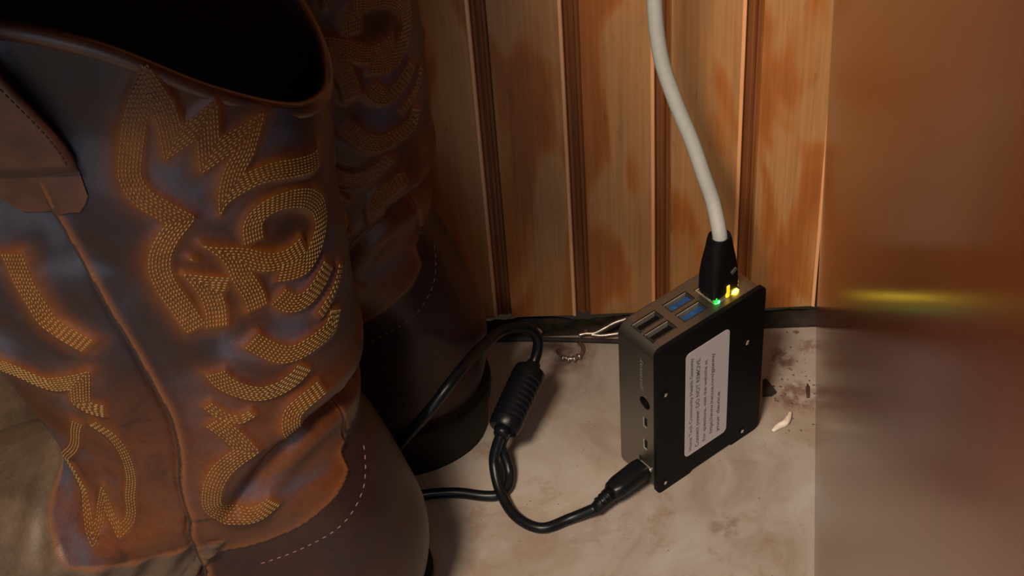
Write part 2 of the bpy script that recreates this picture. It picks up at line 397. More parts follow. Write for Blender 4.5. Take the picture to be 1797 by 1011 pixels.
def offset_row(q, side, dist):
    P = lift(q); N = bnormal(q[:, 0], q[:, 1]); E = np.diff(P, axis=0); E /= np.maximum(np.linalg.norm(E, axis=1, keepdims=True), 1e-9)
    n1 = np.cross(N, np.r_[E[:1], E])*side; n2 = np.cross(N, np.r_[E, E[-1:]])*side
    m = (n1 + n2)/np.maximum(1 + (n1*n2).sum(1, keepdims=True), 0.22)
    return resample(P + m*dist, 0.8)
def curve3(q, step=0.8):
    q = soften_keep(q); P = resample(np.c_[lift(q), q], step)
    return P[:, :3], P[:, 3:]
base = {k: curve3(TR[k]) for k in SIDE}
def kd_of(P):
    kd = KDTree(len(P))
    for i, p in enumerate(P): kd.insert(Vector(p), i)
    kd.balance(); return kd
row_runs = []                                          # every row of stitching, as surface parameters
ROWS, GAP = 7, 1.06
for k, (P, q) in base.items():
    N = bnormal(q[:, 0], q[:, 1]); T = np.gradient(P, axis=0); T /= np.maximum(np.linalg.norm(T, axis=1, keepdims=True), 1e-9)
    own = kd_of(P); others = kd_of(np.concatenate([v[0] for kk, v in base.items() if kk != k]))
    qk = soften_keep(TR[k])
    for r in range(ROWS if k not in ('E2', 'E5', 'F3') else 4):
        Q = offset_row(qk, SIDE[k], r*GAP); run = []
        for p in Q:
            ok = r == 0 or (own.find(Vector(p))[2] > r*GAP*0.93 and others.find(Vector(p))[2] > 0.9)
            if ok: run.append(p)
            else:
                if len(run) > 3: row_runs.append(np.array(run))
                run = []
        if len(run) > 3: row_runs.append(np.array(run))
row_runs = [resample(r, 0.8) for r in row_runs]
all_rows = np.concatenate(row_runs); kd_rows = kd_of(all_rows)
seam3, seamq = curve3(TR['seam'] + [(1.30, 55), (1.33, 30)], 1.0)
seam3 = np.concatenate([boot_point(np.full(30, TR['seam'][0][0]), np.linspace(350, TR['seam'][0][1], 30)), seam3])
for _ in range(12): seam3[1:-1] = (seam3[:-2] + seam3[1:-1]*2 + seam3[2:])/4
cnt3, cntq = curve3([(0.42, 168)] + TR['counter']); kd_cnt = kd_of(cnt3)
vmp3, vmpq = curve3([(math.pi, 134)] + TR['vamp']); kd_vmp = kd_of(vmp3)
crs3, crsq = curve3(TR['crease']); kd_crs = kd_of(crs3); kd_seam = kd_of(seam3)
def zline(q, phi):
    o_ = np.argsort(q[:, 0]); return np.interp(phi, q[o_, 0], q[o_, 1])
def displacement(phi, z, P):
    """raised height in mm and the leather's colour masks, for arrays of surface points (near side; the far side mirrors it)"""
    n_ = len(phi); d = np.zeros(n_); m = {k: np.zeros(n_) for k in ('tan', 'counter', 'vamp', 'edge', 'low')}
    ap = np.abs(phi)
    d += 1.3*np.sin(P[:, 0]*0.07 + 1.3)*np.sin(z*0.055 + 0.6*np.sin(P[:, 0]*0.05)) * sstep(z, 60, 120)
    d += 0.6*np.sin(P[:, 0]*0.13 + z*0.05)*np.sin(z*0.09 + 2.0) * sstep(z, 60, 120)
    Pm = P.copy(); Pm[:, 1] = -np.abs(Pm[:, 1])
    for i in range(n_):
        v = Vector(Pm[i]); zz = z[i]
        if 110 < zz < 335:
            r = kd_rows.find(v)[2]
            if r < 9:
                d[i] += 1.15*math.exp(-(r/1.7)**2); m['tan'][i] = max(math.exp(-(r/2.4)**2), 0.6*math.exp(-(r/5.0)**2))
        if zz < 200:
            co_, _, r = kd_crs.find(v)
            if r < 30:
                up = (v.z - co_.z) + 0.35*(co_.x - v.x)
                d[i] += -3.6*math.exp(-(r/4.5)**2) + (2.8*math.exp(-((r - 11)/8)**2) if up > 0 else 1.6*math.exp(-((r - 9)/6)**2))
        co_, _, r = kd_seam.find(v)
        if r < 7:
            s = (r if v.x > co_.x else -r) - 0.6
            d[i] += (1.5*math.exp(-(s/3.2)**2) if s > 0 else 1.5*max(0, 1 + s/0.8) - 1.6*math.exp(-((s + 1.9)/1.1)**2))
            m['edge'][i] = max(m['edge'][i], math.exp(-((r - 1.0)/1.6)**2) if s > 0 else 0)
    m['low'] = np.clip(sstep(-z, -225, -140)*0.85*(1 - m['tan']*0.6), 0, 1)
    # counter (heel) and vamp (foot) overlays, bounded by their scalloped top lines
    zc = zline(cntq, ap); inc = (z < zc) & (ap < 1.42); inv = (ap >= 1.36) & (z < zline(vmpq, ap))
    for i in np.nonzero((z < 175))[0]:
        v = Vector(Pm[i])
        if ap[i] < 1.45:
            r = kd_cnt.find(v)[2]
            t = min(1, r/1.2)
            if inc[i]: d[i] -= 0.9*t; m['counter'][i] = min(1, r/2.0)
            else: m['edge'][i] = max(m['edge'][i], 0.9*math.exp(-(r/1.8)**2)); d[i] += 0.6*math.exp(-(r/2.5)**2)
        if ap[i] >= 1.36:
            r = kd_vmp.find(v)[2]
            if inv[i]: d[i] += 0.9*min(1, r/1.0) + 1.3*math.sin(P[i][0]*0.42 - z[i]*0.16)*math.exp(-((r - 9)/9)**2); m['vamp'][i] = min(1, r/1.5)
            m['edge'][i] = max(m['edge'][i], 0.7*math.exp(-((r - 1)/1.3)**2) if inv[i] else 0)
    return d, m
NP_, NR = 560, 300
phis = np.linspace(-math.pi, math.pi, NP_, endpoint=False)
# closer columns on the near and far sides are not needed: the section is near even already
vr = np.linspace(0, 1, NR)
PH, VV = np.meshgrid(phis, vr); ZZ = 28 + VV*(rim_height(PH) - 28)
ph_f, z_f = PH.ravel(), ZZ.ravel(); P_f = boot_point(ph_f, z_f); N_f = bnormal(ph_f, z_f)
half = np.nonzero(ph_f >= 0)[0]
D_half, Mk_half = displacement(ph_f[half], z_f[half], P_f[half])
D = np.zeros(len(ph_f)); MK = {k: np.zeros(len(ph_f)) for k in Mk_half}
D[half] = D_half
for k in MK: MK[k][half] = Mk_half[k]
DG = D.reshape(NR, NP_); h0 = NP_//2                    # column h0 is phi 0; mirror columns
for j in range(1, h0 + 1):
    DG[:, (h0 - j) % NP_] = DG[:, (h0 + j) % NP_ if (h0 + j) < NP_ else NP_ - 1]
for k in MK:
    G = MK[k].reshape(NR, NP_)
    for j in range(1, h0 + 1): G[:, (h0 - j) % NP_] = G[:, (h0 + j) if (h0 + j) < NP_ else NP_ - 1]
def disp_at(phi, z):
    vv = (z - 28)/(rim_height(phi) - 28)*(NR - 1); c_ = (phi + math.pi)/(2*math.pi)*NP_
    i = np.clip(vv, 0, NR - 1.001).astype(int); j = np.floor(c_).astype(int); a = np.clip(vv - i, 0, 1); b = c_ - j
    g = lambda ii, jj: DG[ii, jj % NP_]
    return (g(i, j)*(1 - a) + g(i + 1, j)*a)*(1 - b) + (g(i, j + 1)*(1 - a) + g(i + 1, j + 1)*a)*b
def surf(phi, z, h=0.0):
    phi = np.asarray(phi, float); z = np.asarray(z, float)
    return boot_point(phi, z) + bnormal(phi, z)*(disp_at(phi, z) + h)[..., None]
outer = P_f + N_f*D[:, None]
# lining: a coarser inner wall from the rim down
NI = 24; vi = np.linspace(1, 0.06, NI); jcol = np.arange(NP_)
rimz = rim_height(phis); inner = []
for k, v in enumerate(vi):
    z = 28 + v*(rimz - 28); zc_ = z + (0.6 if k == 0 else 0)
    q = boot_point(phis, z); nn = bnormal(phis, z); q = q - nn*(2.6 + (0 if v > .9 else 1.0)); q[:, 2] = zc_ if k == 0 else z
    inner.append(q)
inner = np.concatenate(inner)
verts = np.concatenate([outer, inner])*MM
faces = []
j0 = np.arange(NP_); j1 = (j0 + 1) % NP_
quads = []
for r in range(NR - 1): quads.append(np.stack([r*NP_ + j1, r*NP_ + j0, (r + 1)*NP_ + j0, (r + 1)*NP_ + j1], 1))
o0 = NR*NP_
quads.append(np.stack([(NR - 1)*NP_ + j1, (NR - 1)*NP_ + j0, o0 + j0, o0 + j1], 1))
nout = sum(len(q) for q in quads)
for r in range(NI - 1): quads.append(np.stack([o0 + r*NP_ + j1, o0 + r*NP_ + j0, o0 + (r + 1)*NP_ + j0, o0 + (r + 1)*NP_ + j1], 1))
F = np.concatenate(quads)[:, ::-1]
me = bpy.data.meshes.new('shaft')
me.vertices.add(len(verts)); me.vertices.foreach_set('co', verts.astype(np.float32).ravel())
me.loops.add(F.size); me.loops.foreach_set('vertex_index', F.astype(np.int32).ravel())
me.polygons.add(len(F)); me.polygons.foreach_set('loop_start', np.arange(0, F.size, 4, dtype=np.int32))
mi = np.zeros(len(F), dtype=np.int32); mi[nout:] = 1
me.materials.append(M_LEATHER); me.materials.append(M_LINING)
me.polygons.foreach_set('material_index', mi)
me.update(calc_edges=True); me.validate()
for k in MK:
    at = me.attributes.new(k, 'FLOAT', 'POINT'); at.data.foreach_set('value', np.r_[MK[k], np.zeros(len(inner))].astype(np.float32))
boot = empty('cowboy_boot', (-175, -65, 0))
tag(boot, 'brown leather cowboy boot with rows of gold stitching, filling the left foreground', 'boot', 'pair of cowboy boots')
shaft = link_mesh('boot_upper', me, None, boot, True)

def stitch_mesh(segs, w=0.31, h=0.30):
    V = []; Fc = []
    for a, b, n_ in segs:
        t = b - a; L = np.linalg.norm(t)
        if L < 0.3: continue
        t = t/L; s = np.cross(n_, t); s /= max(np.linalg.norm(s), 1e-9); k = len(V)
        V.append(a - n_*0.12)
        for f_ in (0.22, 0.78):
            c_ = a + t*L*f_
            V += [c_ + s*w, c_ + n_*h, c_ - s*w, c_ - n_*0.2]
        V.append(b - n_*0.12)
        for i in range(4):
            i2 = (i + 1) % 4
            Fc += [(k, k + 1 + i2, k + 1 + i), (k + 9, k + 5 + i, k + 5 + i2), (k + 1 + i, k + 1 + i2, k + 5 + i2, k + 5 + i)]
    m_ = bpy.data.meshes.new('stitching'); m_.from_pydata([tuple(v*MM) for v in V], [], Fc); m_.update(); return m_
def stitch_segments(run, length, gap, lift_h=0.05, mirror=False):
    R = resample(run, length + gap); out = []
    ph, z = boot_param(R)
    ph = np.where(np.abs(ph) > 3.1, np.sign(ph)*3.1, ph)
    if mirror: ph = -ph
    Q = surf(ph, z, lift_h); N = bnormal(ph, z)
    f_ = length/(length + gap)
    for i in range(len(R) - 1): out.append((Q[i], Q[i] + (Q[i + 1] - Q[i])*f_, N[i]))
    return out
segs = []
for r in row_runs:
    segs += stitch_segments(r, 1.5, 0.28) + stitch_segments(r, 1.5, 0.28, mirror=True)
tag(link_mesh('decorative_stitching', stitch_mesh(segs), M_THREAD, boot, True), kind='stuff')
cs3, _ = curve3(TR['cstitch'])
tag(link_mesh('counter_stitching', stitch_mesh(stitch_segments(cs3, 2.4, 1.4)), M_PTHREAD, boot, True), 'pale broken stitch line on the heel counter', kind='stuff')
# raised seam welt down each side
for sg in (1, -1):
    ph, z = boot_param(resample(seam3, 2.0)); bm = bmesh.new()
    k_ = (z < 300); q_ = surf(ph[k_]*sg, z[k_], -0.1)
    for _ in range(6): q_[1:-1] = (q_[:-2] + q_[1:-1]*2 + q_[2:])/4
    add_tube(bm, [Vector(p) for p in q_], 0.75, 8)
    obj('side_seam', bm, M_DTHREAD, boot, smooth=True)
# rolled top binding
bm = bmesh.new(); ph = np.linspace(-math.pi, math.pi, 161)[:-1]
Q = boot_point(ph, rim_height(ph)) - bnormal(ph, rim_height(ph))*1.0
rings = []
for i in range(160):
    t = Vector(Q[(i + 1) % 160] - Q[i - 1]).normalized(); nn = Vector(bnormal(ph[i:i + 1], rim_height(ph[i:i + 1]))[0]); b_ = t.cross(nn)
    rings.append([Vector(Q[i]) + nn*1.9*math.cos(a) + Vector((0, 0, 1))*(3.4*math.sin(a) - 2.2) for a in [2*math.pi*k/8 for k in range(8)]])
rings.append(rings[0])
loft(bm, rings, caps=False); bmesh.ops.remove_doubles(bm, verts=bm.verts[:], dist=0.01)
obj('top_binding', bm, M_STRAP, boot, smooth=True)
# pull straps: looped bands sewn over the rim at each side
for sg in (1, -1):
    prof = []                                          # (height, stand-off) down the outside, over the rim and down the inside
    for z in np.linspace(300, 356, 12): prof.append((z, 1.2 + (6.0 if sg == 1 else 0.8)*sstep(z, 300, 350)))
    for a in np.linspace(0, math.pi, 9)[1:-1]: prof.append((356 + 7*math.sin(a), (0.2 if sg == 1 else -2.2) + (7.0 if sg == 1 else 4.2)*math.cos(a)))
    for z in np.linspace(352, 322, 6): prof.append((z, -6.0))
    bm = bmesh.new(); grid = []
    for z, off in prof:
        row = []
        for phv in np.linspace(1.43 + 0.11*sstep(z, 300, 352), 1.80 - 0.11*sstep(z, 300, 352), 9):
            zz = min(z, 350.0); p = boot_point(phv*sg, zz)[None][0]; nn = bnormal(np.array([phv*sg]), np.array([zz]))[0]
            q = p + nn*off; q[2] += z - zz
            row.append((bm.verts.new(q), bm.verts.new(q + (nn*2.0 if off > 0 else nn*-2.0) + np.array([0, 0, 0.0]))))
        grid.append(row)
    for a, b in zip(grid, grid[1:]):
        for k in range(8):
            for s_ in (0, 1): bm.faces.new((a[k][s_], a[k + 1][s_], b[k + 1][s_], b[k][s_]))
        for k in (0, 8): bm.faces.new((a[k][0], b[k][0], b[k][1], a[k][1]))
    for a in (grid[0], grid[-1]):
        for k in range(8): bm.faces.new((a[k][0], a[k + 1][0], a[k + 1][1], a[k][1]))
    st = obj('pull_strap', bm, M_STRAP, boot, smooth=True)
    if sg == 1:
        sg_ = []
        for phv, dr_ in ((1.455, .11), (1.775, -.11)):
            zz = np.linspace(303, 345, 20)
            Q = np.stack([boot_point(phv + dr_*sstep(z, 300, 352), z) + bnormal(np.array([phv]), np.array([z]))[0]*(3.3 + 6.0*sstep(z, 300, 350)) for z in zz])
            sg_ += [(Q[i], Q[i] + (Q[i + 1] - Q[i])*.75, bnormal(np.array([phv]), zz[i:i + 1])[0]) for i in range(19)]
        tag(link_mesh('stitching', stitch_mesh(sg_), M_DTHREAD, st), kind='stuff')
    # stitched tab below the strap
    bm = bmesh.new(); grid = []
    for z in np.linspace(283, 303, 8):
        w_ = 0.085 + 0.045*sstep(z, 283, 288)
        phl = np.linspace(1.568 - w_, 1.568 + w_, 9)
        p = surf(phl*sg, np.full(9, z), 0.2); q = surf(phl*sg, np.full(9, z), 1.0)
        grid.append([(bm.verts.new(a), bm.verts.new(b)) for a, b in zip(p, q)])
    for a, b in zip(grid, grid[1:]):
        for k in range(8): bm.faces.new((a[k][1], a[k + 1][1], b[k + 1][1], b[k][1]))
        for k in (0, 8): bm.faces.new((a[k][0], b[k][0], b[k][1], a[k][1]))
    for k in range(8): bm.faces.new((grid[0][k][0], grid[0][k + 1][0], grid[0][k + 1][1], grid[0][k][1]))
    tb = obj('strap_tab', bm, M_STRAP, boot, smooth=False, angle=50)
# welt, sole and heel
def outline(z, grow, n_=72, xmin=-999, xmax=999):
    ph = np.linspace(-math.pi, math.pi, n_, endpoint=False); p = boot_point(ph, np.full(n_, z)); nn = bnormal(ph, np.full(n_, z)); nn[:, 2] = 0
    p = p + nn*grow; p[:, 0] = np.clip(p[:, 0], xmin, xmax); return p
bm = bmesh.new(); rr = []
for z, g in ((22, 4), (27, 4.6), (30, 4.2), (31, 0)):
    p = outline(28, g); p[:, 2] = z; rr.append([Vector(q) for q in p])
loft(bm, rr); obj('welt', bm, M_SOLE, boot, angle=40)
bm = bmesh.new(); rr = []
for z, g in ((0, 2.5), (22, 3.8)):
    p = outline(28, g, xmin=-999, xmax=-12 - (z == 0)*8); p[:, 2] = z; rr.append([Vector(q) for q in p])
loft(bm, rr); obj('sole', bm, M_SOLE, boot, angle=40)
bm = bmesh.new(); rr = []
for z, g in ((0, 1.0), (11, 1.8), (22, 3.5)):
    p = outline(28, g, xmin=14, xmax=999); p[:, 2] = z; rr.append([Vector(q) for q in p])
loft(bm, rr); obj('heel', bm, M_SOLE, boot, angle=40)
# the second boot stands behind the first, against the wall
boot2 = boot.copy(); C.objects.link(boot2); boot2.location = Vector((-153, 53, 0))*MM; boot2.rotation_euler = (0, 0, 0.0)
tag(boot2, 'dark cowboy boot standing in shadow behind the front boot, against the wooden wall', 'boot', 'pair of cowboy boots')
for ch in list(boot.children):
    if ch.name == 'pull_strap': continue               # its near strap is folded away, the far one stays
    c_ = ch.copy(); C.objects.link(c_); c_.parent = boot2
    for g_ in list(ch.children):
        d_ = g_.copy(); C.objects.link(d_); d_.parent = c_

# ------------------------------------------------------------------ the small computer, standing on end
TH = 0.678561
BOXM = empty('mini_computer', (0, 0, 0), TH)           # local x along its face, y through its depth, z up
tag(BOXM, 'small grey metal computer with black back and white label, standing on end by the wall', 'computer')
def L(a, b, z): return Vector((a*math.cos(TH) - b*math.sin(TH), a*math.sin(TH) + b*math.cos(TH), z))
BW, BD, BH = 66.0, 26.3, 94.0
bm = bmesh.new()
prof = rrect(BW, BH, 6.5, 8, BW/2, BH/2)
rings = []
for y, ins in ((2.0, 0), (BD - 1.2, 0), (BD - .35, .35), (BD, 1.2)):
    pr = rrect(BW - 2*ins, BH - 2*ins, 6.5 - ins*.6, 8, BW/2, BH/2)
    rings.append([Vector((x, y, z)) for x, z in pr])
loft(bm, rings)
case = obj('metal_case', bm, M_ALU, BOXM)
cut = bmesh.new()
PORTS = [('usb2', 4.0, 17.2, 6.7, 12.3), ('usb2', 4.0, 17.2, 15.2, 20.8), ('usb3', 22.6, 35.8, 6.7, 12.3), ('usb3', 22.6, 35.8, 15.2, 20.8)]
for _, a0, a1, b0, b1 in PORTS: add_box(cut, (a0 - .5, b0 - .5, BH - 14), (a1 + .5, b1 + .5, BH + 5))
add_box(cut, (39.4, 5.2, BH - 14), (55.6, 19.2, BH + 5))
for z0 in (25.6, 40.4): add_box(cut, (-5, 6.6, z0), (3, 9.4, z0 + 6.6))
add_box(cut, (-5, 4.5, 8.5), (3, 12.5, 18.5))
r = bmesh.ops.create_cone(cut, cap_ends=True, segments=24, radius1=3.5, radius2=3.5, depth=14)
bmesh.ops.rotate(cut, verts=r['verts'], cent=(0, 0, 0), matrix=Matrix.Rotation(math.pi/2, 3, 'Y'))
bmesh.ops.translate(cut, verts=r['verts'], vec=(0, 8.2, 56.5))
cutter = obj('cutter', cut, M_BLACK)
cutter.parent = BOXM
bpy.context.view_layer.update()
md = case.modifiers.new('ports', 'BOOLEAN'); md.operation = 'DIFFERENCE'; md.object = cutter; md.solver = 'EXACT'
dg = bpy.context.evaluated_depsgraph_get(); me2 = bpy.data.meshes.new_from_object(case.evaluated_get(dg))
case.modifiers.clear(); case.data = me2
me2.shade_smooth(); me2.set_sharp_from_angle(angle=math.radians(32))
bpy.data.objects.remove(cutter)
wn = case.modifiers.new('even_shading', 'WEIGHTED_NORMAL'); wn.keep_sharp = True; wn.weight = 100
# dark board inside closes the view through the openings
bm = bmesh.new(); add_box(bm, (3.2, 3, 3), (BW - 3, BD - 3, BH - 14.5)); obj('inner_board', bm, M_BLACK, BOXM)
# black back plate with the card-slot notch in its lower edge
bm = bmesh.new()
pr = []
for x, z in rrect(BW, BH, 3.6, 6, BW/2, BH/2): pr.append((x, z))
i_ = next(i for i in range(len(pr)) if pr[i][1] < 0.01 and pr[i][0] < 5)
low = [q for q in pr if True]
bot = sorted([q for q in pr if q[1] < 0.01], key=lambda q: q[0])
k0 = pr.index(bot[0])
pr2 = pr[:k0 + 1] + [(20.5, 0.0), (22.5, 1.9), (46.0, 1.9), (48.0, 0.0)] + pr[k0 + 1:]
loft(bm, [[Vector((x, y, z)) for x, z in pr2] for y in (0.0, 2.2)])
plate = obj('back_plate', bm, M_BLACK, BOXM, angle=40); plate['label'] = 'black plastic back plate'
for k, (a, z) in enumerate(((5.0, 65.0), (55, 65.2), (54.6, 5.4), (4.9, 5.6))):
    bm = bmesh.new(); r = bmesh.ops.create_cone(bm, cap_ends=True, segments=16, radius1=1.7, radius2=1.7, depth=.5)
    bmesh.ops.rotate(bm, verts=r['verts'], cent=(0, 0, 0), matrix=Matrix.Rotation(math.pi/2, 3, 'X'))
    bmesh.ops.translate(bm, verts=r['verts'], vec=(a, -0.15, z)); obj('screw_recess', bm, M_BLACK, plate)
    bm = bmesh.new()
    if k != 1: add_box(bm, (a - .75, -.75, z - .9), (a + .65, -.35, z + .9), .2)
    else: add_box(bm, (a - .4, -.75, z - 1.4), (a + .9, -.35, z + 1.1), .3)
    bmesh.ops.rotate(bm, verts=bm.verts, cent=(a, 0, z), matrix=Matrix.Rotation(0.35, 3, 'Y'))
    obj('screw', bm, M_SCREW, plate)
# printed label and its five lines, read from bottom to top
LA0, LA1, LZ0, LZ1 = 17.2, 43.8, 13.4, 81.5
bm = bmesh.new(); pr = rrect(LA1 - LA0, LZ1 - LZ0, 2.6, 6, (LA0 + LA1)/2, (LZ0 + LZ1)/2)
loft(bm, [[Vector((x, y, z)) for x, z in pr] for y in (-0.18, 0.02)])
lab = obj('paper_label', bm, M_LABEL, BOXM); lab['label'] = 'white paper label with five lines of grey print'
def text(name, body, size, mtl, parent, origin, xdir, ydir, depth=0.06, width=None):
    cu = bpy.data.curves.new(name, 'FONT'); cu.body = body; cu.size = 1.0; cu.extrude = 0.0; cu.offset = 0.018
    t = bpy.data.objects.new(name, cu); C.objects.link(t); bpy.context.view_layer.update()
    mt = bpy.data.meshes.new_from_object(t.evaluated_get(bpy.context.evaluated_depsgraph_get())); bpy.data.objects.remove(t)
    xd, yd = Vector(xdir), Vector(ydir); nd = xd.cross(yd); co = [v.co.copy() for v in mt.vertices]
    wmax = max(c.x for c in co); sx = (width/wmax) if width else size
    for v, c in zip(mt.vertices, co): v.co = (Vector(origin) + xd*c.x*sx + yd*c.y*size + nd*depth)*MM
    return link_mesh(name, mt, mtl, parent, False)
lines = [('Home Tech Community Health Gateway', 61.5, 2.6, 2.7), ('Connect power. DO NOT REMOVE.', 58.8, 2.6, 3.2), ('For questions, visit the website at', 54.0, 3.2, 2.7),
         ('https://www.inetcos.com/gateway', 53.0, 5.6, 2.9), ('your device', 27.0, 3.6, 2.9)]
for k, (s_, wd, off, sz) in enumerate(lines):
    text('label_print', s_, sz, M_INK, lab, (LA0 + 4.3 + k*4.35, -0.2, LZ0 + off), (0, 0, 1), (-1, 0, 0), 0.0, wd)
for ch in lab.children:
    for v in ch.data.vertices: v.co.y = -0.21*MM
# small upright print on the narrow side
o = text('side_print', 'gateway', 3.2, M_EMBOSS, BOXM, (-0.05, 9.6, 64.0), (0, 0, 1), (0, 1, 0), 0.0, 19.5)
for v in o.data.vertices: v.co.x = -0.06*MM
# usb ports: steel liner and tongue
for k, (nm, a0, a1, b0, b1) in enumerate(PORTS):
    pe = bmesh.new(); t_ = 0.4; z0, z1 = BH - 12.5, BH - 0.3
    add_box(pe, (a0, b1 - t_, z0), (a1, b1, z1)); add_box(pe, (a0, b0, z0 - .5), (a1, b1, z0))
    po = obj('usb_port', pe, M_STEEL, BOXM); po['label'] = 'steel socket with ' + ('black' if nm == 'usb2' else 'blue') + ' tongue'
    pe = bmesh.new(); add_box(pe, (a0, b0, z0), (a1, b0 + t_, z1)); add_box(pe, (a0, b0 + t_, z0), (a0 + t_, b1 - t_, z1)); add_box(pe, (a1 - t_, b0 + t_, z0), (a1, b1 - t_, z1))
    obj('socket_liner', pe, M_DSTEEL, po)
    bm = bmesh.new(); add_box(bm, (a0 + .5, b0 + 0.5, z0), (a1 - .5, b0 + 3.9, z1 - 0.9), .2)
    obj('port_tongue', bm, M_BLUE if nm == 'usb3' else M_BLACK, po)
# network socket, plug lamps
bm = bmesh.new(); z0, z1 = BH - 13, BH - 0.2
add_box(bm, (39.9, 5.7, z0), (40.5, 18.8, z1)); add_box(bm, (54.5, 5.7, z0), (55.1, 18.8, z1)); add_box(bm, (40.5, 18.2, z0), (54.5, 18.8, z1)); add_box(bm, (40.5, 5.7, z0), (54.5, 7.2, z1))
js = obj('network_socket', bm, M_STEEL, BOXM)
for a, mt, nm in ((42.0, M_GREEN, 'status_light'), (52.4, M_YELLOW, 'status_light')):
    bm = bmesh.new(); r = bmesh.ops.create_uvsphere(bm, u_segments=14, v_segments=8, radius=1.1 if mt is M_GREEN else 1.9)
    for v in r['verts']: v.co = Vector((v.co.x*1.0 + a, v.co.y*.8 + 6.2, v.co.z*.7 + BH + .1))
    q = obj(nm, bm, mt, BOXM, smooth=True); q['label'] = ('green' if mt is M_GREEN else 'yellow') + ' lit status light'
# micro video sockets and audio socket
for z0 in (25.6, 40.4):
    bm = bmesh.new(); add_box(bm, (0.4, 6.0, z0 + .4), (1.2, 9.2, z0 + 7.0)); obj('video_socket', bm, M_BLACK, BOXM)
    bm = bmesh.new(); add_box(bm, (-0.05, 8.9, z0 + .6), (1.0, 9.4, z0 + 6.4), .1); add_box(bm, (-0.05, 7.2, z0), (1.0, 9.2, z0 + .5), .1); obj('socket_shell', bm, M_STEEL, BOXM)
bm = bmesh.new(); r = bmesh.ops.create_cone(bm, cap_ends=False, segments=24, radius1=3.3, radius2=3.3, depth=6)
bmesh.ops.rotate(bm, verts=r['verts'], cent=(0, 0, 0), matrix=Matrix.Rotation(math.pi/2, 3, 'Y')); bmesh.ops.translate(bm, verts=r['verts'], vec=(3.3, 8.2, 56.5))
obj('audio_socket', bm, M_BLACK, BOXM, smooth=True)

# ------------------------------------------------------------------ white network cable with its black plug
net = empty('network_cable', L(47, 11.5, BH)[:], TH)
tag(net, 'white network cable hanging down into the top of the computer, black plug hood', 'cable')
PCX, PCY = 0.0, 0.0
bm = bmesh.new(); add_box(bm, (-5.9, -5.5, -8), (5.9, 3.2, 4.5), .3); obj('clear_plug', bm, M_CLEAR, net)
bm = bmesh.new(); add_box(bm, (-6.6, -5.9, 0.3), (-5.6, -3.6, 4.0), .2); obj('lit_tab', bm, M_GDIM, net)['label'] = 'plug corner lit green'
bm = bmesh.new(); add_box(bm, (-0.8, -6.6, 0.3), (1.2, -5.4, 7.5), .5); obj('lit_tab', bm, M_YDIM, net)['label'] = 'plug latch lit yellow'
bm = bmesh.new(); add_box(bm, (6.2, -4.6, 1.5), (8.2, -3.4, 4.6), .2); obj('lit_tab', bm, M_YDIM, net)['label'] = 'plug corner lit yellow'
bm = bmesh.new(); rr = []
for z, w, d, r_, oy in ((2.0, 15.2, 11.0, 2.2, -0.2), (4.0, 15.8, 12.2, 2.6, -.2), (12.0, 15.6, 12.2, 3.2, 0), (19, 14.4, 11.4, 3.6, 0), (26, 12.2, 10.2, 4.0, 0), (31.5, 10.6, 9.6, 4.2, 0), (33, 10.0, 9.2, 4.2, 0), (32.6, 7.6, 7.4, 3.6, 0), (30, 7.2, 7.0, 3.4, 0)):
    rr.append([Vector((x, y, z)) for x, y in rrect(w, d, r_, 5, 0, oy)])
loft(bm, rr)
hood = obj('plug_hood', bm, M_RUBBER, net, angle=60)
bm = bmesh.new()
for k in range(5):
    z = 14 + k*3.4; w = 14.6 - k*.8
    add_box(bm, (-w/2 - .15, -2.6, z), (-w/2 + .6, 2.6, z + 1.5), .3, 1); add_box(bm, (w/2 - .6, -2.6, z), (w/2 + .15, 2.6, z + 1.5), .3, 1)
add_box(bm, (-8.2, -2, 2.2), (-7.0, 3, 4.2), .4, 1)
obj('grip_rib', bm, M_RUBBER, hood)
bm = bmesh.new(); add_box(bm, (1.8, -6.45, 13.0), (5.4, -5.9, 15.4), .4, 2); bmesh.ops.rotate(bm, verts=bm.verts, cent=(3.6, -6, 14), matrix=Matrix.Rotation(-.5, 3, 'Y'))
obj('hood_glint', bm, flat('painted_grey_glint', (0.07, 0.07, 0.08), 0.6), hood)  # small grey patch painting a glint on the hood
def world_pts(root, pts):
    c, s = math.cos(TH), math.sin(TH); ox, oy, oz = [k/MM for k in root.location]
    return [Vector(((x - ox)*c + (y - oy)*s, -(x - ox)*s + (y - oy)*c, z - oz)) for x, y, z in pts]
p0 = L(47, 11.5, BH + 29)
path = [p0, L(47, 11.5, BH + 34), Vector((26.9, 46, 139.5)), Vector((22.8, 50, 152)), Vector((18.0, 55, 166.5)), Vector((11.2, 60, 184)), Vector((5.4, 65, 203.5)), Vector((3.0, 68, 229.5)), Vector((4.0, 69, 262)), Vector((6, 68, 330)), Vector((6, 60, 460)), Vector((4, 50, 620))]
bm = bmesh.new(); add_tube(bm, catmull(world_pts(net, path), 8), 3.35, 18)
obj('cable_jacket', bm, M_WHITE, net, smooth=True)

